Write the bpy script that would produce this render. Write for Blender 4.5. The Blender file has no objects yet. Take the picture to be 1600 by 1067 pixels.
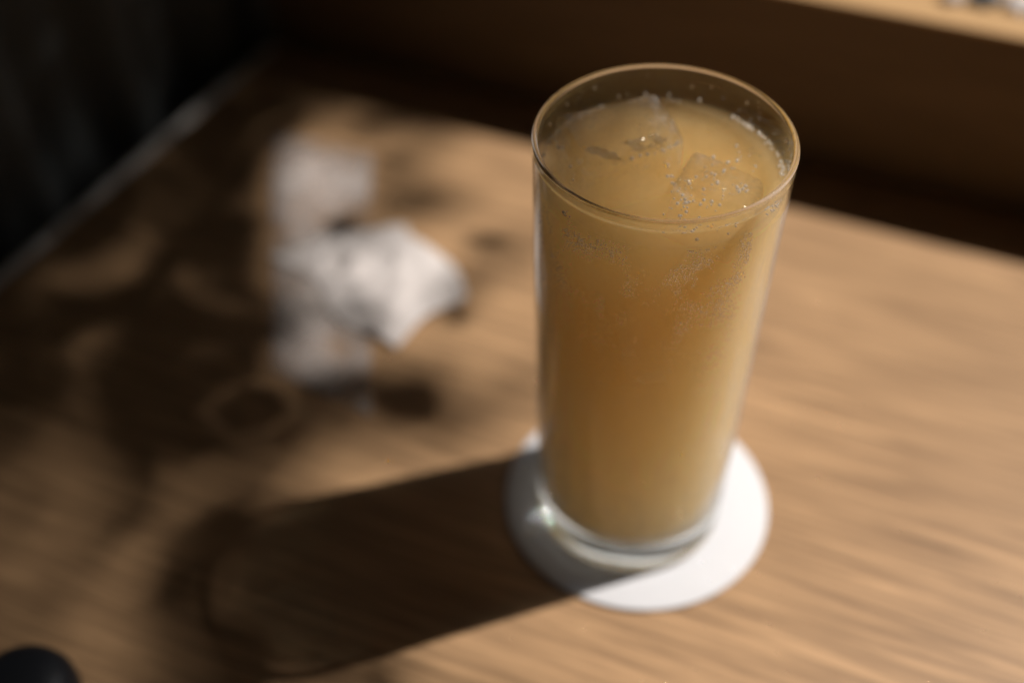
import bpy, bmesh, math, random
import numpy as np
from mathutils import Vector, Matrix, noise as mnoise

K = 0.01                                    # everything below is written in centimetres
scene = bpy.context.scene
col = scene.collection
rng = random.Random(7)

# ------------------------------------------------------------------ camera
cam_d = bpy.data.cameras.new('camera')
cam_d.sensor_width = 36.0
cam_d.lens = 42.03
cam_d.clip_start = 0.01
cam_d.clip_end = 200.0
cam = bpy.data.objects.new('camera', cam_d)
col.objects.link(cam)
PITCH, ROLL = 0.795, -0.011
CAM = Vector((-3.793, -23.987, 32.051))
fwd = Vector((0, math.cos(PITCH), -math.sin(PITCH)))
rt = Vector((1, 0, 0)); up = rt.cross(fwd)
r2 = math.cos(ROLL) * rt + math.sin(ROLL) * up
u2 = -math.sin(ROLL) * rt + math.cos(ROLL) * up
M = Matrix((r2, u2, -fwd)).transposed().to_4x4()
M.translation = CAM * K
cam.matrix_world = M
cam_d.dof.use_dof = True
cam_d.dof.focus_distance = 28.2 * K
cam_d.dof.aperture_fstop = 3.3
cam_d.dof.aperture_blades = 0
scene.camera = cam

# ------------------------------------------------------------------ room light (dim interior) and sunbeam
world = bpy.data.worlds.new('World')
scene.world = world
world.use_nodes = True
bg = world.node_tree.nodes['Background']
bg.inputs[0].default_value = (1.0, 0.86, 0.72, 1)
bg.inputs[1].default_value = 0.0095

SUN_EL, SUN_AZ = math.radians(54.0), math.radians(16.5)
SUN_DIR = Vector((math.cos(SUN_EL) * math.cos(SUN_AZ), math.cos(SUN_EL) * math.sin(SUN_AZ), math.sin(SUN_EL)))
SUN_POS = SUN_DIR * 1200.0                  # cm
ld = bpy.data.lights.new('sunbeam_lamp', 'SPOT')
ld.energy = 9000.0
ld.color = (1.0, 0.965, 0.93)
ld.shadow_soft_size = 0.068
ld.spot_size = math.radians(13)
ld.spot_blend = 0.15
ld.cycles.is_caustics_light = True
lo = bpy.data.objects.new('sunbeam_lamp', ld)
col.objects.link(lo)
lo.location = SUN_POS * K
lo.rotation_euler = SUN_DIR.to_track_quat('Z', 'Y').to_euler()

WALL_U = Vector((math.cos(math.radians(-23)), math.sin(math.radians(-23)), 0))
WALL_N = Vector((math.sin(math.radians(23)), math.cos(math.radians(23)), 0))
wd = bpy.data.lights.new('window_light', 'AREA')       # the skylight that enters by the window over the sill
wd.shape = 'RECTANGLE'; wd.size = 1.5; wd.size_y = 0.9
wd.energy = 0.3
wd.color = (0.93, 0.96, 1.0)
wo = bpy.data.objects.new('window_light', wd)
col.objects.link(wo)
wo.location = (WALL_N * 34 + WALL_U * 25 + Vector((0, 0, 62))) * K
wo.rotation_euler = WALL_N.to_track_quat('Z', 'Y').to_euler()

scene.view_settings.view_transform = 'Standard'
scene.view_settings.look = 'None'
scene.view_settings.exposure = 0.0
scene.view_settings.gamma = 1.0
scene.cycles.blur_glossy = 0.0
scene.cycles.max_bounces = 24
scene.cycles.transmission_bounces = 20
scene.cycles.glossy_bounces = 10
scene.cycles.diffuse_bounces = 6
scene.cycles.transparent_max_bounces = 32
scene.cycles.volume_bounces = 16
scene.cycles.sample_clamp_indirect = 5000.0
scene.cycles.sample_clamp_direct = 0.0

# ------------------------------------------------------------------ helpers
def mesh_obj(name, verts, faces, mat, parent=None, smooth=True):
    me = bpy.data.meshes.new(name)
    me.from_pydata([(v[0] * K, v[1] * K, v[2] * K) for v in verts], [], faces)
    me.update()
    if smooth:
        me.polygons.foreach_set('use_smooth', [True] * len(me.polygons))
    if mat: me.materials.append(mat)
    o = bpy.data.objects.new(name, me)
    col.objects.link(o)
    if parent: o.parent = parent
    return o

def bm_obj(name, bm, mat, parent=None, smooth=True):
    me = bpy.data.meshes.new(name)
    for v in bm.verts: v.co *= K
    bmesh.ops.recalc_face_normals(bm, faces=bm.faces)
    bm.to_mesh(me); bm.free()
    if smooth: me.polygons.foreach_set('use_smooth', [True] * len(me.polygons))
    if mat: me.materials.append(mat)
    o = bpy.data.objects.new(name, me)
    col.objects.link(o)
    if parent: o.parent = parent
    return o

def empty(name):
    o = bpy.data.objects.new(name, None)
    col.objects.link(o)
    return o

def tag(o, label=None, cat=None, group=None, kind=None):
    if label: o['label'] = label
    if cat: o['category'] = cat
    if group: o['group'] = group
    if kind: o['kind'] = kind
    return o

def lathe(profile, seg=160, closed=False):
    """profile: list of (r, z); r == 0 makes a pole."""
    verts, faces, rings = [], [], []
    for r, z in profile:
        if r < 1e-6:
            rings.append([len(verts)]); verts.append((0, 0, z))
        else:
            base = len(verts)
            for k in range(seg):
                a = 2 * math.pi * k / seg
                verts.append((r * math.cos(a), r * math.sin(a), z))
            rings.append(list(range(base, base + seg)))
    n = len(rings)
    for i in range(n if closed else n - 1):
        A, B = rings[i], rings[(i + 1) % n]
        for k in range(seg):
            k2 = (k + 1) % seg
            if len(A) == 1: faces.append((A[0], B[k2], B[k]))
            elif len(B) == 1: faces.append((A[k], A[k2], B[0]))
            else: faces.append((A[k], A[k2], B[k2], B[k]))
    return verts, faces

class NT:
    def __init__(self, name):
        self.m = bpy.data.materials.new(name)
        self.m.use_nodes = True
        self.t = self.m.node_tree
        self.t.nodes.clear()
        self.out = self.t.nodes.new('ShaderNodeOutputMaterial')
    def n(self, typ, **kw):
        nd = self.t.nodes.new(typ)
        for k, v in kw.items():
            if k.startswith('_'): setattr(nd, k[1:], v)
            else:
                s = nd.inputs[k.replace('0', ' ')] if not k.startswith('i') or not k[1:].isdigit() else nd.inputs[int(k[1:])]
                s.default_value = v
        return nd
    def l(self, a, b): self.t.links.new(a, b)
    def coords(self, scale=(1, 1, 1), rotz=0.0):
        tc = self.t.nodes.new('ShaderNodeTexCoord')
        mp = self.t.nodes.new('ShaderNodeMapping')
        mp.inputs['Scale'].default_value = scale
        mp.inputs['Rotation'].default_value = (0, 0, rotz)
        self.l(tc.outputs['Object'], mp.inputs['Vector'])
        return mp.outputs['Vector']
    def noise(self, vec, scale, detail=4, rough=0.55, dist=0.0):
        nd = self.t.nodes.new('ShaderNodeTexNoise')
        nd.inputs['Scale'].default_value = scale
        nd.inputs['Detail'].default_value = detail
        nd.inputs['Roughness'].default_value = rough
        nd.inputs['Distortion'].default_value = dist
        self.l(vec, nd.inputs['Vector'])
        return nd.outputs['Fac']
    def ramp(self, fac, stops):
        nd = self.t.nodes.new('ShaderNodeValToRGB')
        el = nd.color_ramp.elements
        while len(el) < len(stops): el.new(0.5)
        for e, (p, c) in zip(el, stops):
            e.position = p; e.color = (c[0], c[1], c[2], 1) if len(c) == 3 else c
        self.l(fac, nd.inputs['Fac'])
        return nd.outputs['Color']
    def mix(self, fac, a, b, mode='MIX'):
        nd = self.t.nodes.new('ShaderNodeMix'); nd.data_type = 'RGBA'; nd.blend_type = mode
        for sock, v in ((nd.inputs['Factor'], fac), (nd.inputs['A'], a), (nd.inputs['B'], b)):
            if hasattr(v, 'links'): self.l(v, sock)
            elif isinstance(v, (int, float)): sock.default_value = v
            else: sock.default_value = (v[0], v[1], v[2], 1)
        nd_out = [o for o in nd.outputs if o.type == 'RGBA'][0]
        return nd_out
    def math(self, op, a, b=0.0):
        nd = self.t.nodes.new('ShaderNodeMath'); nd.operation = op
        for s, v in ((nd.inputs[0], a), (nd.inputs[1], b)):
            if hasattr(v, 'links'): self.l(v, s)
            else: s.default_value = v
        return nd.outputs[0]
    def bump(self, h, strength=0.2, dist=0.001):
        nd = self.t.nodes.new('ShaderNodeBump')
        nd.inputs['Strength'].default_value = strength
        nd.inputs['Distance'].default_value = dist
        self.l(h, nd.inputs['Height'])
        return nd.outputs['Normal']
    def principled(self, color=None, rough=0.5, spec=0.5, normal=None, **kw):
        p = self.t.nodes.new('ShaderNodeBsdfPrincipled')
        if color is not None:
            if hasattr(color, 'links'): self.l(color, p.inputs['Base Color'])
            else: p.inputs['Base Color'].default_value = (*color, 1)
        if hasattr(rough, 'links'): self.l(rough, p.inputs['Roughness'])
        else: p.inputs['Roughness'].default_value = rough
        p.inputs['Specular IOR Level'].default_value = spec
        if normal is not None: self.l(normal, p.inputs['Normal'])
        for k, v in kw.items(): p.inputs[k].default_value = v
        return p
    def schlick(self, f0=0.04):
        g = self.t.nodes.new('ShaderNodeNewGeometry')
        d = self.t.nodes.new('ShaderNodeVectorMath'); d.operation = 'DOT_PRODUCT'
        self.l(g.outputs['Normal'], d.inputs[0]); self.l(g.outputs['Incoming'], d.inputs[1])
        k = self.math('POWER', self.math('SUBTRACT', 1.0, self.math('ABSOLUTE', d.outputs['Value'])), 5.0)
        return self.math('ADD', self.math('MULTIPLY', k, 1 - f0), f0)
    def done(self, shader):
        self.l(shader.outputs[0] if hasattr(shader, 'outputs') else shader, self.out.inputs['Surface'])
        return self.m

# ------------------------------------------------------------------ materials
VOL_S, VOL_G, VOL_A, VOL_C = 90.0, 0.15, 50.0, (0.989, 0.78, 0.24, 1)
def wood(name, light, dark, rough=0.5, spec=0.3):
    t = NT(name)
    v = t.coords((1, 1, 1), math.radians(23))
    stretch = t.n('ShaderNodeMapping'); stretch.inputs['Scale'].default_value = (5, 62, 30)
    t.l(v, stretch.inputs['Vector'])
    warp = t.noise(v, 7, 2)
    fine = t.n('ShaderNodeMapping'); fine.inputs['Scale'].default_value = (20, 420, 200)
    t.l(v, fine.inputs['Vector'])
    g1 = t.noise(stretch.outputs[0], 2.2, 6, 0.62, 0.6)
    g2 = t.noise(fine.outputs[0], 1.6, 3, 0.6)
    mid = t.n('ShaderNodeMapping'); mid.inputs['Scale'].default_value = (9, 190, 90)
    t.l(v, mid.inputs['Vector'])
    g3 = t.noise(mid.outputs[0], 1.9, 4, 0.6, 0.3)
    flow = t.noise(v, 14, 2)
    g3 = t.math('ADD', 0.5, t.math('MULTIPLY', t.math('SUBTRACT', g3, 0.5), t.math('MULTIPLY', flow, 4.0)))
    mixg = t.math('ADD', t.math('ADD', t.math('MULTIPLY', g1, 0.42), t.math('MULTIPLY', g3, 0.42)), t.math('MULTIPLY', g2, 0.16))
    c = t.ramp(mixg, [(0.30, dark), (0.50, tuple((a + b) / 2 for a, b in zip(light, dark))), (0.66, light)])
    mottled = t.mix(t.math('MULTIPLY', warp, 0.35), c, tuple(x * 0.85 for x in light))
    p = t.principled(mottled, rough, spec, t.bump(g2, 0.12, 0.0004))
    return t.done(p)

MAT_TABLE = wood('table_wood', (0.53, 0.315, 0.158), (0.17, 0.095, 0.046), 0.48, 0.3)
MAT_EDGE = wood('edge_wood', (0.84, 0.79, 0.72), (0.74, 0.69, 0.62), 0.3, 0.5)
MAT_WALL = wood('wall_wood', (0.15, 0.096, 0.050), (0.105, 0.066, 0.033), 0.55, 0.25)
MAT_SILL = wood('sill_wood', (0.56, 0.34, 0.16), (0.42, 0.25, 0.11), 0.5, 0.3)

t = NT('curtain_cloth')
v = t.coords((1, 1, 1))
n1 = t.noise(v, 900, 2)
MAT_CURTAIN = t.done(t.principled(t.mix(n1, (0.075, 0.08, 0.079), (0.115, 0.12, 0.118)), 0.9, 0.15, t.bump(n1, 0.3, 0.0005)))

t = NT('clear_glass')
g = t.n('ShaderNodeBsdfGlass'); g.inputs['IOR'].default_value = 1.50; g.inputs['Roughness'].default_value = 0.004
g.inputs['Color'].default_value = (0.985, 0.992, 0.985, 1)
MAT_GLASS = t.done(g)

def thin_glass(name, edge_haze_depth):                     # a thin wall: it gleams and lets light straight through, plus a painted haze imitating the bright edge band
    t = NT(name)
    tr = t.n('ShaderNodeBsdfTransparent')
    gl = t.n('ShaderNodeBsdfGlossy'); gl.inputs['Roughness'].default_value = 0.03
    m1 = t.n('ShaderNodeMixShader'); t.l(t.schlick(), m1.inputs[0]); t.l(tr.outputs[0], m1.inputs[1]); t.l(gl.outputs[0], m1.inputs[2])
    if edge_haze_depth:
        haze = t.n('ShaderNodeBsdfDiffuse'); haze.inputs['Color'].default_value = (0.85, 0.85, 0.85, 1)
        geo = t.n('ShaderNodeNewGeometry')
        dt = t.n('ShaderNodeVectorMath', _operation='DOT_PRODUCT'); t.l(geo.outputs['Normal'], dt.inputs[0]); t.l(geo.outputs['Incoming'], dt.inputs[1])
        streak = t.ramp(t.noise(t.coords((1, 1, 0.25)), 220, 4, 0.6), [(0.35, (0.4,) * 3), (0.65, (1.6,) * 3)])
        od = t.math('DIVIDE', t.math('MULTIPLY', streak, edge_haze_depth), t.math('MAXIMUM', t.math('ABSOLUTE', dt.outputs['Value']), 0.06))   # the painted haze thickens edge-on into a bright band
        m0 = t.n('ShaderNodeMixShader'); t.l(t.math('MINIMUM', od, 0.6), m0.inputs[0]); t.l(tr.outputs[0], m0.inputs[1]); t.l(haze.outputs[0], m0.inputs[2])
        t.l(m0.outputs[0], m1.inputs[1])
    return t.done(m1)
MAT_GLASS_WALL = thin_glass('bright_edge_glass_wall', 0.05)
MAT_GLASS_UPPER = thin_glass('thin_glass_wall', 0.0)

t = NT('cloudy_ginger_drink')                        # a cloudy liquid: clear skin, light scattered and tinted inside
v = t.coords((1, 1, 1))
geo = t.n('ShaderNodeNewGeometry'); sz_ = t.n('ShaderNodeSeparateXYZ'); t.l(geo.outputs['Normal'], sz_.inputs[0])
tr = t.n('ShaderNodeBsdfTransparent')
gl = t.n('ShaderNodeBsdfGlossy'); gl.inputs['Roughness'].default_value = 0.06
t.l(t.bump(t.noise(v, 160, 2), 0.10, 0.0006), gl.inputs['Normal'])
m1 = t.n('ShaderNodeMixShader')
t.l(t.math('MULTIPLY', t.math('GREATER_THAN', sz_.outputs['Z'], 0.6), t.schlick(0.02)), m1.inputs[0])   # only the open surface gleams; against glass there is next to no gloss
t.l(tr.outputs[0], m1.inputs[1]); t.l(gl.outputs[0], m1.inputs[2])
sc_ = t.n('ShaderNodeVolumeScatter')
sc_.inputs['Color'].default_value = (1.0, 0.785, 0.45, 1); sc_.inputs['Density'].default_value = VOL_S; sc_.inputs['Anisotropy'].default_value = VOL_G
ab = t.n('ShaderNodeVolumeAbsorption')
ab.inputs['Color'].default_value = VOL_C; hz_ = t.n('ShaderNodeSeparateXYZ'); t.l(v, hz_.inputs[0])
t.l(t.math('MULTIPLY', VOL_A, t.math('ADD', 0.42, t.math('MULTIPLY', 6.8, t.math('MINIMUM', hz_.outputs['Z'], 0.14)))), ab.inputs['Density'])  # tint weaker low down: painted glow of light passing through the lower drink
sp = t.n('ShaderNodeSeparateXYZ'); t.l(v, sp.inputs[0])
hz = t.math('MINIMUM', t.math('MAXIMUM', t.math('DIVIDE', t.math('SUBTRACT', sp.outputs['Z'], 0.03), 0.09), 0.0), 1.0)
swirl = t.noise(t.coords((1, 1, 0.6)), 75, 3, 0.6, 1.0)
swirl = t.math('MULTIPLY', t.math('SUBTRACT', swirl, 0.45), 2.2)
dens = t.math('ADD', t.math('ADD', 0.95, t.math('MULTIPLY', hz, 0.15)), t.math('MULTIPLY', swirl, t.math('ADD', 0.25, t.math('MULTIPLY', hz, 0.6))))
t.l(t.math('MULTIPLY', t.math('MAXIMUM', dens, 0.15), VOL_S), sc_.inputs['Density'])
ad = t.n('ShaderNodeAddShader'); t.l(sc_.outputs[0], ad.inputs[0]); t.l(ab.outputs[0], ad.inputs[1])
t.l(ad.outputs[0], t.out.inputs['Volume'])
MAT_DRINK = t.done(m1)

t = NT('ice')
v = t.coords((1, 1, 1))
nb = t.noise(v, 130, 3)
tr = t.n('ShaderNodeBsdfTransparent')
gl = t.n('ShaderNodeBsdfGlossy'); gl.inputs['Roughness'].default_value = 0.05
t.l(t.bump(nb, 0.5, 0.002), gl.inputs['Normal'])
haze = t.n('ShaderNodeBsdfTranslucent'); haze.inputs['Color'].default_value = (0.85, 0.85, 0.85, 1)
m0 = t.n('ShaderNodeMixShader'); t.l(t.ramp(t.noise(v, 110, 6, 0.75), [(0.50, (0.0,) * 3), (0.70, (0.42,) * 3)]), m0.inputs[0]); t.l(tr.outputs[0], m0.inputs[1]); t.l(haze.outputs[0], m0.inputs[2])
m1 = t.n('ShaderNodeMixShader'); t.l(t.schlick(0.12), m1.inputs[0]); t.l(m0.outputs[0], m1.inputs[1]); t.l(gl.outputs[0], m1.inputs[2])
MAT_ICE = t.done(m1)

def bubble_mat(name, rough, f0, milk):
    t = NT(name)
    tr = t.n('ShaderNodeBsdfTransparent')
    gl = t.n('ShaderNodeBsdfGlossy'); gl.inputs['Roughness'].default_value = rough
    mk = t.n('ShaderNodeBsdfTranslucent'); mk.inputs['Color'].default_value = (0.95, 0.92, 0.86, 1)
    df = t.n('ShaderNodeBsdfDiffuse'); df.inputs['Color'].default_value = (0.95, 0.92, 0.86, 1)
    ma = t.n('ShaderNodeMixShader'); t.l(mk.outputs[0], ma.inputs[1]); t.l(df.outputs[0], ma.inputs[2])
    m0 = t.n('ShaderNodeMixShader'); m0.inputs[0].default_value = milk; t.l(tr.outputs[0], m0.inputs[1]); t.l(ma.outputs[0], m0.inputs[2])
    m1 = t.n('ShaderNodeMixShader'); t.l(t.math('MULTIPLY', t.schlick(f0), 0.7), m1.inputs[0]); t.l(m0.outputs[0], m1.inputs[1]); t.l(gl.outputs[0], m1.inputs[2])
    return t.done(m1)
MAT_BUBBLE = bubble_mat('bubble_film', 0.07, 0.10, 0.5)
t = NT('fizz_bubble')                                 # gas in water: light bends the other way than in a drop
a_ = t.n('ShaderNodeBsdfGlass'); a_.inputs['IOR'].default_value = 0.75; a_.inputs['Roughness'].default_value = 0.15
MAT_FIZZ = t.done(a_)
t = NT('white_coaster_paper')
v = t.coords((1, 1, 1))
n1 = t.noise(v, 260, 4)
MAT_COASTER = t.done(t.principled(t.mix(n1, (0.66, 0.645, 0.65), (0.72, 0.705, 0.71)), 0.85, 0.2, t.bump(t.noise(v, 900, 3), 0.25, 0.0003)))

t = NT('white_tissue')
v = t.coords((1, 1, 1))
n1 = t.noise(v, 320, 3)
ds = t.principled(t.mix(n1, (0.74, 0.665, 0.62), (0.82, 0.745, 0.70)), 0.9, 0.15)
tl = t.n('ShaderNodeBsdfTranslucent'); tl.inputs['Color'].default_value = (0.75, 0.74, 0.72, 1)
m1 = t.n('ShaderNodeMixShader'); m1.inputs[0].default_value = 0.25; t.l(ds.outputs[0], m1.inputs[1]); t.l(tl.outputs[0], m1.inputs[2])
MAT_TISSUE = t.done(m1)

t = NT('milky_wrapper_film')
v = t.coords((1, 1, 1))
n1 = t.noise(v, 38, 3, 0.5, 0.4)
tr = t.n('ShaderNodeBsdfTransparent'); tr.inputs['Color'].default_value = (0.97, 0.97, 0.97, 1)
ds = t.principled((0.74, 0.65, 0.59), 0.28, 0.4)
m1 = t.n('ShaderNodeMixShader')
f = t.ramp(n1, [(0.38, (0.04,) * 3), (0.62, (0.40,) * 3)])
t.l(f, m1.inputs[0]); t.l(tr.outputs[0], m1.inputs[1]); t.l(ds.outputs[0], m1.inputs[2])
MAT_FILM = t.done(m1)

t = NT('black_rubber')
MAT_BLACK = t.done(t.principled((0.012, 0.013, 0.017), 0.5, 0.4))
t = NT('blue_grey_cloth')
MAT_BLUE = t.done(t.principled((0.20, 0.225, 0.25), 0.8, 0.2))
t = NT('leaf_green')
v = t.coords((1, 1, 1))
MAT_LEAF = t.done(t.principled(t.mix(t.noise(v, 20, 2), (0.035, 0.075, 0.018), (0.07, 0.12, 0.03)), 0.5, 0.4))
t = NT('bark')
v = t.coords((1, 1, 1))
MAT_BARK = t.done(t.principled(t.mix(t.noise(v, 30, 5), (0.07, 0.05, 0.035), (0.16, 0.12, 0.085)), 0.9, 0.2))

# ------------------------------------------------------------------ table, window wall, sill, curtain
EDGE_A = Vector((-24.02, 10.89, 0)); EDGE_B = Vector((-16.34, 25.90, 0))
ED = (EDGE_B - EDGE_A).normalized()
EN = Vector((-ED.y, ED.x, 0))                       # outwards, to the left
WALL_D = 20.4
def wall_pt(s, d, z): return WALL_U * s + WALL_N * d + Vector((0, 0, z))
# corner of the left edge with the wall
s_ = (WALL_D - EDGE_A.dot(WALL_N)) / ED.dot(WALL_N)
CORNER = EDGE_A + ED * s_

def prism(name, poly, z0, z1, mat, parent=None, bevel=0.0):
    bm = bmesh.new()
    vs = [bm.verts.new((p[0], p[1], z1)) for p in poly]
    f = bm.faces.new(vs)
    bmesh.ops.recalc_face_normals(bm, faces=bm.faces)
    r = bmesh.ops.extrude_face_region(bm, geom=[f])
    for e in r['geom']:
        if isinstance(e, bmesh.types.BMVert): e.co.z = z0
    bmesh.ops.recalc_face_normals(bm, faces=bm.faces)
    if bevel: bmesh.ops.bevel(bm, geom=list(bm.edges), offset=bevel, segments=3, affect='EDGES', profile=0.5)
    return bm_obj(name, bm, mat, parent, smooth=False)

table = empty('table')
tag(table, 'wooden table top with warm brown grain carrying the iced drink', 'table')
B_ = CORNER + WALL_U * 85 - WALL_N * 0.12
C_ = B_ - WALL_N * 62
D_ = CORNER - ED * 66
band = 0.6
top = prism('table_top', [CORNER - WALL_N * 0.12, D_, C_, B_], -2.6, 0.0, MAT_TABLE, table, 0.06)
prism('edge_banding', [CORNER + EN * 0.03 - WALL_N * 0.14, CORNER + EN * band - WALL_N * 0.14, D_ + EN * band, D_ + EN * 0.03], -2.55, 0.06, MAT_EDGE, table, 0.12)
for q in (CORNER - WALL_N * 7 + WALL_U * 6, D_ + WALL_N * 6 + WALL_U * 6, C_ + WALL_N * 6 - WALL_U * 6, B_ - WALL_N * 7 - WALL_U * 6):
    prism('leg', [q + WALL_U * a * 2.2 + WALL_N * b * 2.2 for a, b in ((-1, -1), (1, -1), (1, 1), (-1, 1))], -70, -2.6, MAT_TABLE, table, 0.2)

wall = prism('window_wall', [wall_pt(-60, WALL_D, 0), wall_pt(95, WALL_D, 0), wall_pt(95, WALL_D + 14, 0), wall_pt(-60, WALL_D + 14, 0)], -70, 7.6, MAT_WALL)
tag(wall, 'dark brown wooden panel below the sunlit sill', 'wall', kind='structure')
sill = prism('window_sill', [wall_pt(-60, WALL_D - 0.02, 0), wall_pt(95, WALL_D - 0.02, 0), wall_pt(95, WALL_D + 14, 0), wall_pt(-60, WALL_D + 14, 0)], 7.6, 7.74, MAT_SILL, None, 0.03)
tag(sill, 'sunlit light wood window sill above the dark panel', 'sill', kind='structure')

# curtain: hanging folds beyond the left table edge
vs, fs = [], []
NU, NV = 220, 26
for j in range(NV):
    z = -30 + 85 * j / (NV - 1)
    for i in range(NU):
        s = -75 + 118 * i / (NU - 1)
        w = 0.75 * math.sin(s * 0.95 + 0.5 * math.sin(s * 0.31)) + 0.4 * math.sin(s * 2.1 + z * 0.02) + 0.25 * math.sin(s * 0.23 + z * 0.03)
        P = EDGE_A + ED * s + EN * (2.6 + w + 0.02 * z)
        if P.dot(WALL_N) > WALL_D - 0.3: P = P - WALL_N * (P.dot(WALL_N) - WALL_D + 0.3)
        vs.append((P.x, P.y, z))
for j in range(NV - 1):
    for i in range(NU - 1):
        a = j * NU + i
        fs.append((a, a + 1, a + NU + 1, a + NU))
cur = mesh_obj('curtain', vs, fs, MAT_CURTAIN)
so = cur.modifiers.new('thick', 'SOLIDIFY'); so.thickness = 0.0025
tag(cur, 'dark grey curtain hanging in soft folds beyond the left table edge', 'curtain')

# ------------------------------------------------------------------ coaster
COZ = 0.15
pr = [(0, 0.004), (4.24, 0.004), (4.31, 0.03), (4.33, 0.075), (4.31, 0.12), (4.25, COZ), (0, COZ)]
vv, ff = lathe(pr, 160)
coaster = mesh_obj('paper_coaster', vv, ff, MAT_COASTER)
coaster.location = (0.26 * K, 0.08 * K, 0)
sm = coaster.modifiers.new('edge', 'EDGE_SPLIT'); sm.split_angle = math.radians(50)
tag(coaster, 'round white paper coaster lying under the iced drink', 'coaster')

# ------------------------------------------------------------------ drinking glass
ZB, ZT = COZ + 0.004, 14.68
RB, RT = 2.95, 3.26
def r_out(z): return RB + (RT - RB) * max(0.0, (z - ZB) / (ZT - ZB))
WT = 0.15
def r_in(z): return r_out(z) - WT - 0.06 * max(0.0, 1 - (z - ZB) / 6)
FLOOR = 1.44
SURF = 13.68
RF = 0.35
prof = [(0, ZB + 0.05), (2.30, ZB + 0.05), (2.42, ZB + 0.02), (2.5, ZB), (2.70, ZB)]
for k in range(1, 9):                               # rounded heel
    a = -math.pi / 2 + k / 8 * math.pi / 2
    prof.append((RB - 0.20 + 0.20 * math.cos(a), ZB + 0.20 + 0.20 * math.sin(a)))
for k in range(1, 60):
    z = ZB + 0.20 + (ZT - 0.09 - ZB - 0.20) * k / 59
    prof.append((r_out(z), z))
rc = (r_out(ZT) + r_in(ZT)) / 2; rw = WT / 2
for k in range(1, 12):                              # fire-polished rim
    a = math.pi * k / 12
    prof.append((rc + rw * 1.08 * math.cos(a), ZT - 0.09 + 0.09 * math.sin(a)))
for k in range(0, 60):
    z = ZT - 0.09 - (ZT - 0.09 - FLOOR - RF) * k / 59
    prof.append((r_in(z), z))
rf = r_in(FLOOR + RF)
for k in range(1, 13):                              # rounded inner floor
    a = k / 12 * math.pi / 2
    prof.append((rf - RF + RF * math.cos(a), FLOOR + RF - RF * math.sin(a)))
prof += [(1.4, FLOOR), (0.7, FLOOR), (0, FLOOR)]
vv, ff = lathe(prof, 192)
glass = mesh_obj('drinking_glass', vv, [f for f in ff], MAT_GLASS)
glass.data.materials.append(MAT_GLASS_WALL); glass.data.materials.append(MAT_GLASS_UPPER)         # where the drink stands behind it the wall only gleams
bm = bmesh.new(); bm.from_mesh(glass.data)
gone = []
for f in bm.faces:
    c = f.calc_center_median() / K
    rr = math.hypot(c.x, c.y)
    if c.z > FLOOR + 0.36 and c.z < ZT - 0.23:
        if c.z > SURF - 0.14: f.material_index = 2
        elif rr > r_out(c.z) - 0.05: f.material_index = 1
        elif rr > 1.0: gone.append(f)                # the drink itself bounds the wall here
bmesh.ops.delete(bm, geom=gone, context='FACES')
bm.to_mesh(glass.data); bm.free()
tag(glass, 'tall clear highball glass standing on the white coaster', 'glass')
glass.cycles.is_caustics_caster = True

# ------------------------------------------------------------------ the drink
EPS = 0.012
lp = [(0, FLOOR - EPS), (0.7, FLOOR - EPS), (1.4, FLOOR - EPS)]
for k in range(12, 0, -1):
    a = k / 12 * math.pi / 2
    lp.append((rf - RF + (RF + EPS) * math.cos(a), FLOOR + RF - (RF + EPS) * math.sin(a)))
SL0, SL1 = FLOOR + 0.30, SURF - 0.22                # between these heights the drink, seen through the wall, fills it to the outer face
def r_fill(z):
    a = min(1.0, max(0.0, (z - SL0) / 0.2)) * min(1.0, max(0.0, (SURF + 0.02 - z) / 0.24))
    return (r_in(z) + EPS) * (1 - a) + (r_out(z) - 0.085) * a
for k in range(1, 80):
    z = FLOOR + RF + (SURF + 0.07 - FLOOR - RF) * k / 79
    lp.append((r_fill(z), z))
R_S = r_in(SURF)
for d, dz in ((0.02, 0.055), (0.05, 0.035), (0.09, 0.018), (0.14, 0.008), (0.2, 0.002)):
    lp.append((R_S - d, SURF + dz))
for k in range(1, 30): lp.append(((R_S - 0.2) * (1 - k / 30), SURF))
lp.append((0, SURF))
vv, ff = lathe(lp, 192)
vv2 = []
for x, y, z in vv:
    r = math.hypot(x, y)
    if z > SURF - 0.02 and r < R_S - 0.05:
        w = min(1, (R_S - r) / 0.6)
        z += w * 0.03 * mnoise.noise(Vector((x * 1.6, y * 1.6, 3.3)))
        z += w * 0.012 * mnoise.noise(Vector((x * 5, y * 5, 7.3)))
    vv2.append((x, y, z))
drink = mesh_obj('iced_drink', vv2, ff, MAT_DRINK)
tag(drink, 'cloudy amber sparkling drink filling the tall glass', 'drink')

# icosphere template
def ico(sub):
    b = bmesh.new(); bmesh.ops.create_icosphere(b, subdivisions=sub, radius=1)
    b.verts.ensure_lookup_table()
    v = [tuple(q.co) for q in b.verts]; f = [tuple(q.index for q in g.verts) for g in b.faces]
    b.free(); return v, f
ICO1, ICO2 = ico(1), ico(2)
def spheres(name, items, mat, parent, tmpl):
    V, F = [], []
    for (x, y, z, sx, sy, sz) in items:
        b = len(V)
        V += [(x + p[0] * sx, y + p[1] * sy, z + p[2] * sz) for p in tmpl[0]]
        F += [tuple(b + i for i in f) for f in tmpl[1]]
    o = mesh_obj(name, V, F, mat, parent)
    o['kind'] = 'stuff'
    return o

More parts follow.
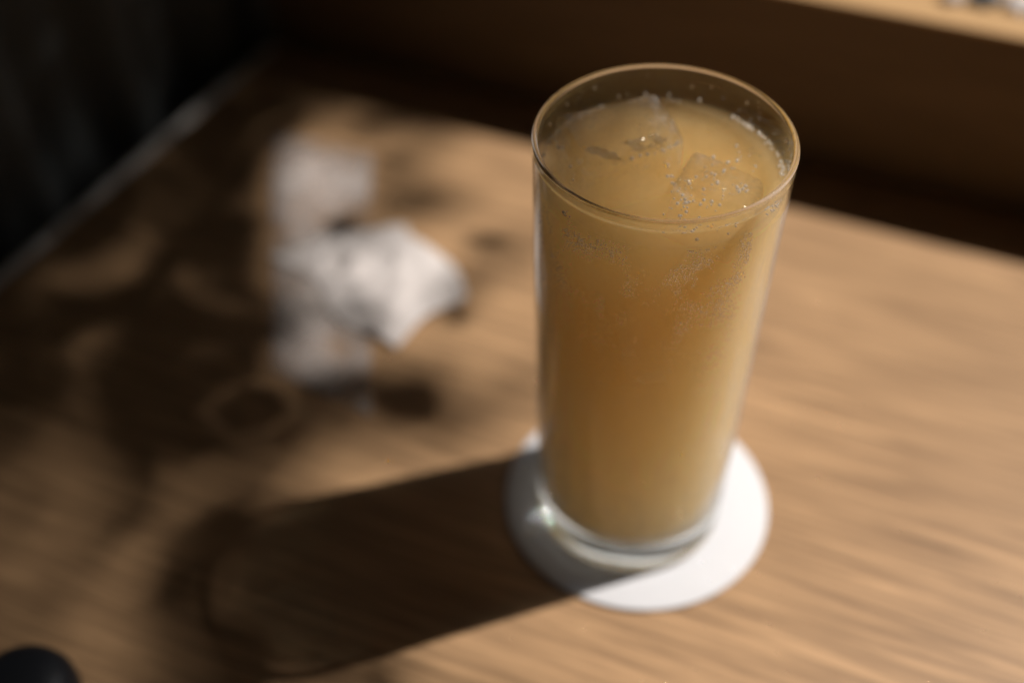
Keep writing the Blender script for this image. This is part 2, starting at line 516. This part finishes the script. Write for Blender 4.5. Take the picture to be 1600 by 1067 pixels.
# fizz clinging to the inside of the wall, thickest under the surface at the front left
items = []
tries = 0
while len(items) < 4500 and tries < 200000:
    tries += 1
    th = math.radians(rng.uniform(185, 308))
    z = SURF - abs(rng.gauss(0, 2.1))
    if z < 6.5: continue
    c = mnoise.noise(Vector((math.cos(th) * 3.2, math.sin(th) * 3.2, z * 0.9))) + 0.6 * mnoise.noise(Vector((th * 9, z * 2.4, 4)))
    front = math.exp(-((math.degrees(th) - 262) / 55) ** 2)
    if rng.random() > max(0, c * 1.2 + 0.22) * (0.25 + front): continue
    r = rng.choice((0.010, 0.013, 0.017, 0.024))
    R = r_fill(z) - r * 0.3
    items.append((R * math.cos(th), R * math.sin(th), z, r, r, r))
spheres('fizz', items, MAT_FIZZ, drink, ICO2)
# bubbles floating on the surface
items = []
def surf_bubble(x, y, r): items.append((x, y, SURF + r * 0.35, r, r, r))
for cx, cy, n, s in ((0.55, -1.35, 26, 0.25), (1.55, -0.9, 16, 0.25), (1.2, -0.1, 14, 0.4), (0.35, -2.2, 30, 0.18), (1.0, -2.05, 14, 0.22), (2.3, 0.5, 20, 0.3), (0.1, 0.1, 10, 0.4), (-2.4, -0.2, 12, 0.25), (0.8, -0.8, 30, 0.6)):
    for k in range(n):
        x, y = rng.gauss(cx, s), rng.gauss(cy, s)
        if math.hypot(x, y) > R_S - 0.08: continue
        surf_bubble(x, y, rng.choice((0.012, 0.016, 0.02, 0.025, 0.03, 0.045)))
BIG = [(-0.73, 0.44), (-0.48, 0.55), (-0.28, 0.62), (-0.11, 0.65), (0.11, 0.75), (0.29, 0.88), (0.41, 0.99), (0.52, 1.07), (1.68, 0.24), (1.81, -0.02), (1.52, -0.12), (1.76, -0.71), (1.86, -0.84), (1.98, -0.74), (2.01, -0.95), (0.42, -1.07), (0.46, -1.36), (0.41, -1.51), (-2.82, 1.29), (-2.56, 0.91), (-0.11, 3.29), (0.25, 2.14), (0.93, -1.27), (1.08, -1.37), (1.34, 0.46), (1.3, -0.58), (0.22, -0.56), (0.62, -0.57)]
for (x, y) in BIG:
    for k in range(2):
        r = rng.uniform(0.025, 0.055)
        surf_bubble(x + rng.gauss(0, 0.03), y + rng.gauss(0, 0.03), r)
for k in range(420):                                # beads round the waterline
    a = rng.uniform(math.radians(-38), math.radians(218))
    if mnoise.noise(Vector((math.cos(a) * 2, math.sin(a) * 2, 9))) < -0.1: continue
    r = rng.choice((0.018, 0.024, 0.03, 0.04))
    q = R_S - r - abs(rng.gauss(0, 0.06))
    surf_bubble(q * math.cos(a), q * math.sin(a), r)
spheres('surface_bubble', items, MAT_BUBBLE, drink, ICO2)

# ------------------------------------------------------------------ ice
def ice(name, cx, cy, top, sx, sy, sz, rot, tilt, seed):
    bm = bmesh.new()
    bmesh.ops.create_cube(bm, size=1.0)
    bmesh.ops.bevel(bm, geom=list(bm.edges), offset=0.10, segments=3, affect='EDGES', profile=0.5)
    bmesh.ops.subdivide_edges(bm, edges=list(bm.edges), cuts=2, use_grid_fill=True)
    R = Matrix.Rotation(rot, 4, 'Z') @ Matrix.Rotation(tilt[0], 4, 'X') @ Matrix.Rotation(tilt[1], 4, 'Y')
    for v in bm.verts:
        p = Vector((v.co.x * sx, v.co.y * sy, v.co.z * sz))
        d = mnoise.noise_vector(p * 1.1 + Vector((seed, 0, 0))) * 0.13 + mnoise.noise_vector(p * 3.1 + Vector((seed, 5, 0))) * 0.03
        q = R @ (p + d)
        q += Vector((cx, cy, top - sz / 2))
        rr = math.hypot(q.x, q.y); lim = r_in(q.z) - 0.06
        if rr > lim: q.x *= lim / rr; q.y *= lim / rr
        v.co = q
    o = bm_obj(name, bm, MAT_ICE)
    ss = o.modifiers.new('soft', 'SUBSURF'); ss.levels = 1; ss.render_levels = 1
    return o
i1 = ice('ice_cube', -1.0, 1.05, 14.34, 2.8, 2.0, 2.0, math.radians(20), (0.13, -0.05), 1.0)
tag(i1, 'large clear ice block standing highest out of the drink at the left', 'ice', 'ice floating in the drink')
i2 = ice('ice_cube', 1.25, -0.75, 13.92, 2.0, 1.6, 1.8, math.radians(-28), (-0.08, 0.1), 5.0)
tag(i2, 'smaller sunken ice lump at the right covered with tiny bubbles', 'ice', 'ice floating in the drink')

t = NT('ice_dark_reflection')  # half mirror for the dark reflections put on the ice
tr = t.n('ShaderNodeBsdfTransparent'); gl = t.n('ShaderNodeBsdfGlossy'); gl.inputs['Roughness'].default_value = 0.12
gl.inputs['Color'].default_value = (0.85, 0.72, 0.55, 1)
m1 = t.n('ShaderNodeMixShader'); m1.inputs[0].default_value = 0.42; t.l(tr.outputs[0], m1.inputs[1]); t.l(gl.outputs[0], m1.inputs[2])
MAT_DARK_REFLECTION = t.done(m1)
def dark_reflection(A, B, width, seed, thr):  # added flakes imitating the dark room mirrored in the ice's underside
    A, B = Vector(A), Vector(B); d = (B - A); L = d.length; d.normalize(); w_ = Vector((-d.y, d.x, 0))
    nu, nv = int(L / 0.025), int(width / 0.025)
    V = [tuple(A + d * (i * 0.025) + w_ * (j * 0.025) + Vector((0, 0, 0.10 * j / nv + 0.03 * mnoise.noise(Vector((i * 0.2, j * 0.2, seed)))))) for j in range(nv + 1) for i in range(nu + 1)]
    F = []
    for j in range(nv):
        for i in range(nu):
            e = min(i / nu, 1 - i / nu, 0.25) * 4 * min(j / nv, 1 - j / nv, 0.3) / 0.3
            if mnoise.noise(Vector((i * 0.06, j * 0.12, seed))) + 0.5 * mnoise.noise(Vector((i * 0.2, j * 0.3, seed))) + 0.7 * e < thr: continue
            k = j * (nu + 1) + i
            F.append((k, k + 1, k + nu + 2, k + nu + 1))
    return mesh_obj('dark_reflection', V, F, MAT_DARK_REFLECTION, i1)
dark_reflection((-2.15, 0.40, 14.02), (-1.1, -0.14, 13.96), 0.34, 2.0, 0.40)
dark_reflection((-1.05, -0.02, 13.98), (0.62, 0.60, 14.04), 0.55, 7.0, 0.55)

# ------------------------------------------------------------------ droplets on the wall above the drink
items = []
for k in range(40):
    th = math.radians(rng.uniform(-20, 200)); z = rng.uniform(SURF + 0.12, ZT - 0.2)
    r = rng.choice((0.015, 0.02, 0.03, 0.045))
    R = r_in(z) - r * 0.1
    items.append((R * math.cos(th), R * math.sin(th), z, r, r, r * 1.3))
spheres('droplet', items, MAT_BUBBLE, glass, ICO2)

# ------------------------------------------------------------------ wrapper and tissue behind the glass
def crumple(name, corners, nu, nv, amp, freq, seed, mat, z0=0.05, edge=0.25, parent=None, ridge=True, spread=0.12):
    A, B, C, D = [Vector((c[0], c[1], 0)) for c in corners]
    V, F = [], []
    for j in range(nv):
        b = j / (nv - 1)
        for i in range(nu):
            a = i / (nu - 1)
            P = (A * (1 - a) + B * a) * (1 - b) + (D * (1 - a) + C * a) * b
            w = mnoise.noise_vector(P * freq * 0.7 + Vector((seed, 0, 0)))
            q = P * freq + w * 0.6 + Vector((0, 0, seed))
            h = 1 - abs(mnoise.noise(q)) * 2.2 if ridge else 0.5 + 0.5 * mnoise.noise(q)
            h += 0.4 * mnoise.noise(q * 2.7)
            e = min(1.0, min(a, 1 - a, b, 1 - b) / edge)
            z = z0 + max(0.0, h) * amp * (0.25 + 0.75 * e)
            P2 = P + Vector((w.x, w.y, 0)) * spread
            V.append((P2.x, P2.y, z))
    for j in range(nv - 1):
        for i in range(nu - 1):
            k = j * nu + i
            F.append((k, k + nu, k + nu + 1, k + 1))
    o = mesh_obj(name, V, F, mat, parent)
    s = o.modifiers.new('thick', 'SOLIDIFY'); s.thickness = 0.0002
    return o

wr = empty('towel_wrapper')
wr.location = (0, 0, 0)
tag(wr, 'long thin clear plastic towel wrapper lying flat behind the drink', 'wrapper')
P1, P2_, P3, P4 = (-14.42, 20.75), (-9.96, 19.22), (-8.81, 3.82), (-12.62, 6.04)
crumple('film', (P1, P2_, P3, P4), 30, 70, 0.2, 0.5, 2.0, MAT_FILM, 0.06, 0.15, wr)
crumple('back_film', (P1, P2_, P3, P4), 12, 30, 0.03, 0.5, 6.0, MAT_FILM, 0.025, 0.2, wr)
TISSUE = ((-13.4, 12.4), (-7.7, 14.6), (-5.6, 9.9), (-8.4, 6.9))
ti = crumple('crumpled_tissue', TISSUE, 70, 50, 0.26, 0.6, 4.0, MAT_TISSUE, 0.16, 0.3, None, True, 0.9)
tag(ti, 'crumpled white tissue lying across the plastic wrapper', 'tissue')

# ------------------------------------------------------------------ things at the frame's corners
cap = [(0, 1.15), (0.7, 1.12), (1.15, 1.0), (1.45, 0.75), (1.58, 0.4), (1.6, 0.02), (0, 0.02)]
vv, ff = lathe(cap, 48)
bk = mesh_obj('black_cap', vv, ff, MAT_BLACK)
bk.location = (-18.05 * K, -7.0 * K, 0)
tag(bk, 'black rounded cap poking in at the lower left corner', 'cap')

# ------------------------------------------------------------------ tree outside the window: its leaves dapple the table
def proj(P):
    d = Vector(P) - CAM; z = d.dot(fwd)
    return 800 + 1868.1 * d.dot(r2) / z, 533.5 - 1868.1 * d.dot(u2) / z
LM = """350,150,.02 420,150,.03 480,150,.15 530,150,.3 600,160,.3 680,170,.3
300,200,.03 350,200,.02 400,200,.02 470,200,.04 540,205,.12 600,200,.35 680,200,.7 760,210,.95 820,215,1
250,240,.08 300,240,.08 360,240,.03 405,240,.03 460,245,.8 520,250,.7 560,250,.6 610,240,.35 660,240,.5 720,240,1 800,250,1
230,280,.1 300,280,.12 380,280,.12 420,280,.1 460,280,.85 540,280,.7 600,280,.35 650,280,.4 700,280,.6 780,280,1
200,310,.08 300,310,.06 380,310,.12 450,310,.8 520,310,.7 570,310,.5 640,310,.5 670,310,.4 740,310,1 800,310,1
150,350,.06 230,350,.06 320,350,.03 400,350,.05 450,345,.5 485,345,.3 520,350,.03 560,350,.35 620,350,.8 680,350,.7 740,350,.9 800,350,.8
100,385,.05 350,385,.02 400,385,.06 440,385,.5 480,385,.6 530,380,.3 575,385,.2 620,385,1 680,385,1 740,380,.4 790,375,.4 830,380,.8
80,430,.14 200,430,.06 300,430,.02 400,430,.06 450,430,.45 520,430,.6 580,430,.8 640,430,1 700,430,1 760,430,1 820,430,1
60,470,.08 200,470,.05 290,470,.07 390,470,.03 440,470,.3 490,470,.3 550,470,.5 620,470,1 690,470,.9 718,485,.05 770,470,1 820,470,1
70,500,.12 180,500,.05 310,500,.12 420,500,.06 460,500,.2 520,500,.25 560,500,.3 640,500,1 715,495,.05 780,500,1 830,500,1
30,530,.02 150,530,.04 220,530,.02 330,530,.12 400,530,.08 450,530,.2 520,530,.3 580,525,.1 640,530,.7 710,535,.7 780,530,1
40,570,.07 200,570,.015 340,570,.14 380,570,.12 440,570,.3 520,570,.2 580,570,.3 640,570,.4 740,570,.9 800,570,.8
80,610,.1 200,610,.02 270,610,.03 350,610,.1 420,610,.02 470,610,.15 540,610,.1 600,610,.15 650,610,.15 720,610,.45 810,610,.5
60,640,.06 180,640,.06 300,640,.02 400,640,.02 460,640,.05 550,640,.08 620,640,.02 680,640,.2 740,640,.45 800,640,.5
60,680,.06 180,680,.1 300,680,.03 360,680,.1 430,680,.03 500,680,.4 570,680,.5 640,680,.3 700,670,.15 760,675,.2 820,690,.6
80,720,.08 200,720,.07 280,720,.02 330,720,.03 400,720,.35 460,720,.4 540,720,.5 620,720,.65 700,720,.7 780,720,.7
80,760,.08 200,760,.08 290,760,.04 340,760,.05 400,760,.35 450,760,.3 600,780,.7 800,800,1
80,820,.08 200,820,.09 270,820,.15 300,820,.12 500,850,.5 700,880,1
60,900,.08 150,900,.08 250,900,.1 450,930,.3 650,950,.8
40,960,.1 140,960,.07 230,960,.12 400,1000,.2 600,1000,.6 750,1000,1
20,1030,.08 150,1030,.08 250,1030,.12 350,1040,.12 450,1045,.15 550,1040,.3 650,1040,.5 760,1040,.85
0,1100,.08 150,1100,.08 300,1100,.12 450,1100,.15 600,1100,.3 750,1100,.7 850,1100,1
0,1300,.08 200,1300,.08 400,1300,.12 600,1300,.3 800,1300,.7 950,1300,1
900,60,1 900,200,1 900,400,1 900,600,1 900,800,1 900,1000,1"""
ctl = np.array([[float(a) for a in w.split(',')] for w in LM.split()])
gx = np.arange(-62, 6, 0.3); gy = np.arange(-20, 32, 0.3)
X, Y = np.meshgrid(gx, gy)
T = np.zeros_like(X)
px = np.zeros_like(X); py = np.zeros_like(X)
dx, dy, dz = X - CAM.x, Y - CAM.y, 0 - CAM.z
zz = dx * fwd.x + dy * fwd.y + dz * fwd.z
zz = np.where(zz < 3, 3, zz)
px = 800 + 1868.1 * (dx * r2.x + dy * r2.y + dz * r2.z) / zz
py = 533.5 - 1868.1 * (dx * u2.x + dy * u2.y + dz * u2.z) / zz
num = np.zeros_like(X); den = np.full_like(X, 1e-12)
for cx, cy, val in ctl:
    w = np.exp(-((px - cx) ** 2 + (py - cy) ** 2) / (2 * 30.0 ** 2)) + 1e-4 / (1 + ((px - cx) ** 2 + (py - cy) ** 2) / 900.0) ** 2
    num += w * val; den += w
target = num / den
off = (X - EDGE_A.x) * EN.x + (Y - EDGE_A.y) * EN.y      # outside the table: the curtain's ground
target = np.where(off > 0.3, 0.12, target)
target = np.where(px > 870, 1.0, target)
target = np.where((py < 0) & (off < 0), 1.0, target)
expo = np.where((px > 430) & (px < 770) & (py > 200) & (py < 560), 1.0, np.where(px < 430, np.where((py > 770) & (px < 300), 0.95, 1.9), 1.4))
target = np.clip(np.where(target < 0.93, target ** expo, target), 0.005, 1.0)   # part of the shade is filled in again by the room
# no leaf stands between the sun and the glass
al = -(X * 0.9588 + Y * 0.2841); pe = X * -0.2841 + Y * 0.9588
ax = np.clip(al, 0, 9.6)
in_shadow = np.hypot(al - ax, pe) < 3.3
target = np.where(in_shadow, np.where(al > 9.2, 0.35, 1.0), target)
T[:] = 1.0
step = 0.3
leaves = []
nrng = np.random.default_rng(5)
S = np.array(SUN_POS)
wgt_all = np.where(target > 0.93, 3.0, 1.0)
def try_leaf(iy, ix, t_, L, Wd, force=False):
    pen = t_ * 0.0093
    rad = int(math.ceil((L / 2 + pen / 2) / step)) + 1
    y0, y1 = max(0, iy - rad), min(X.shape[0], iy + rad + 1); x0, x1 = max(0, ix - rad), min(X.shape[1], ix + rad + 1)
    ddx = X[y0:y1, x0:x1] - X[iy, ix]; ddy = Y[y0:y1, x0:x1] - Y[iy, ix]
    la, lb = L / 2, Wd / 2
    best = None
    for ang in nrng.uniform(0, math.pi, 2):
        a_ = ddx * math.cos(ang) + ddy * math.sin(ang); b_ = -ddx * math.sin(ang) + ddy * math.cos(ang)
        q = np.sqrt((a_ / (la + 0.02)) ** 2 + (b_ / (lb + 0.02)) ** 2)
        soft = np.clip(0.5 + (1 - q) * lb * 0.85 / (pen + 0.15), 0, 1)
        soft *= min(1.0, 0.70 * L * Wd / (soft.sum() * step * step + 1e-9))
        newT = T[y0:y1, x0:x1] * (1 - soft)
        w = wgt_all[y0:y1, x0:x1]; tg = target[y0:y1, x0:x1]
        gain = (w * (T[y0:y1, x0:x1] - tg) ** 2).sum() - (w * (newT - tg) ** 2).sum()
        if best is None or gain > best[0]: best = (gain, ang, newT)
    if best[0] <= 0 and not force: return False
    T[y0:y1, x0:x1] = best[2]
    leaves.append((X[iy, ix], Y[iy, ix], t_, L, Wd, best[1]))
    return True
block = np.zeros_like(T)
for fx, fy, fl, fw in ((-5.87, 8.9, 1.3, 1.1), (-9.15, 7.9, 1.1, 0.9), (-10.9, 14.3, 2.3, 1.2), (-7.6, 4.2, 2.5, 1.9), (-13.1, 4.3, 2.2, 1.7), (-13.9, 21.2, 2.6, 1.2), (-4.6, 13.2, 2.4, 0.8)):
    try_leaf(int(round((fy - gy[0]) / 0.3)), int(round((fx - gx[0]) / 0.3)), 68.0, fl, fw, True)
for it in range(14000):
    big = it < 4500
    L = nrng.uniform(2.6, 4.6) if big else nrng.uniform(0.8, 1.7)
    Wd = L * nrng.uniform(0.45, 0.6)
    t_ = nrng.uniform(150, 300) if big else nrng.uniform(62, 110)
    err = (T - target) * wgt_all - block
    ys = nrng.integers(0, X.shape[0], 1500); xs = nrng.integers(0, X.shape[1], 1500)
    e = err[ys, xs]; k = int(e.argmax())
    if e[k] < 0.03: continue
    if big and py[ys[k], xs[k]] > 640 and px[ys[k], xs[k]] < 200: t_ = nrng.uniform(300, 460)
    if not try_leaf(ys[k], xs[k], t_, L, Wd): block[ys[k], xs[k]] += 0.3
    if it == 4500: block[:] = 0
V, F = [], []
for (x, y, t_, L, Wd, ang) in leaves:
    P = np.array([x, y, 0.0]); d = S - P; dist = np.linalg.norm(d); d /= dist
    c = P + d * t_
    k = 1 - t_ / dist
    # leaf lies across the sunbeam, with a random tilt along it
    for_a = np.array([math.cos(ang), math.sin(ang), 0.0]); for_b = np.array([-math.sin(ang), math.cos(ang), 0.0])
    ta, tb = nrng.uniform(-0.5, 0.5, 2)
    ea = for_a + d * ta; eb = for_b + d * tb
    b = len(V)
    for (u, w) in ((-0.5, 0), (-0.2, -0.42), (0.18, -0.46), (0.5, 0), (0.18, 0.46), (-0.2, 0.42)):
        V.append(tuple(c + ea * u * L * k + eb * w * Wd * k + d * (0.06 * L * abs(w))))
    F += [(b, b + 1, b + 2, b + 3), (b, b + 3, b + 4, b + 5)]
tree = empty('leafy_tree')
tag(tree, 'small leafy tree outside the window dappling the table with shade', 'tree')
fo = mesh_obj('foliage', V, F, MAT_LEAF, tree, smooth=False)
fo['kind'] = 'stuff'
print('leaves', len(leaves), 'mean err', float(np.abs(T - target).mean()), float((T-target)[target<.3].mean()))

def tube(pts, rads, seg=8):
    V, F = [], []
    for i, (p, r) in enumerate(zip(pts, rads)):
        p = Vector(p)
        d = (Vector(pts[min(i + 1, len(pts) - 1)]) - Vector(pts[max(i - 1, 0)])).normalized()
        a = d.orthogonal().normalized(); b = d.cross(a)
        for k in range(seg):
            an = 2 * math.pi * k / seg
            V.append(tuple(p + (a * math.cos(an) + b * math.sin(an)) * r))
    for i in range(len(pts) - 1):
        for k in range(seg):
            F.append((i * seg + k, i * seg + (k + 1) % seg, (i + 1) * seg + (k + 1) % seg, (i + 1) * seg + k))
    return V, F
vv, ff = tube([(95, 175, -70), (92, 168, 20), (84, 150, 110), (78, 120, 170), (82, 80, 215)], [5, 4.4, 3.4, 2.2, 0.6], 12)
mesh_obj('trunk', vv, ff, MAT_BARK, tree)
for pts in ([(84, 150, 110), (55, 95, 112), (32, 45, 95), (18, 26, 72)], [(78, 120, 170), (70, 70, 150), (48, 38, 118)], [(84, 150, 110), (60, 110, 130), (40, 60, 130), (22, 34, 100)]):
    vv, ff = tube(pts, [1.4, 0.9, 0.5, 0.2][:len(pts)])
    mesh_obj('limb', vv, ff, MAT_BARK, tree)

# ------------------------------------------------------------------ on the sill
def blob(name, cx, cy, z, sx, sy, sz, seed, mat):
    b = bmesh.new(); bmesh.ops.create_icosphere(b, subdivisions=4, radius=1)
    for v in b.verts:
        n_ = v.co.normalized()
        k = 1 + 0.35 * mnoise.noise(n_ * 1.7 + Vector((seed, 0, 0))) - 0.30 * abs(mnoise.noise(n_ * 3.6 + Vector((0, seed, 0))))
        p = Vector((n_.x * sx * k, n_.y * sy * k, n_.z * sz * k))
        if p.z < -sz * 0.55: p.z = -sz * 0.55
        v.co = Vector((cx, cy, z + sz * 0.55)) + p
    return bm_obj(name, b, mat)

sn = blob('paper_napkin', 16.36, 17.77, 7.08, 1.1, 0.85, 0.7, 2.0, MAT_TISSUE)
tag(sn, 'crumpled white paper napkin at the far right of the sunlit sill', 'napkin')
sb = blob('cloth_pouch', 14.89, 18.27, 7.74, 0.7, 0.6, 0.4, 6.0, MAT_BLUE)
tag(sb, 'small blue grey cloth pouch between the white things on the sill', 'pouch')
sp = blob('paper_napkin', 13.65, 18.37, 7.74, 0.5, 0.4, 0.3, 9.0, MAT_TISSUE)
tag(sp, 'small white paper scrap on the sill left of the blue grey pouch', 'paper')
sp.name = 'paper_scrap'

for o in (drink, coaster, top): o.cycles.is_caustics_receiver = True
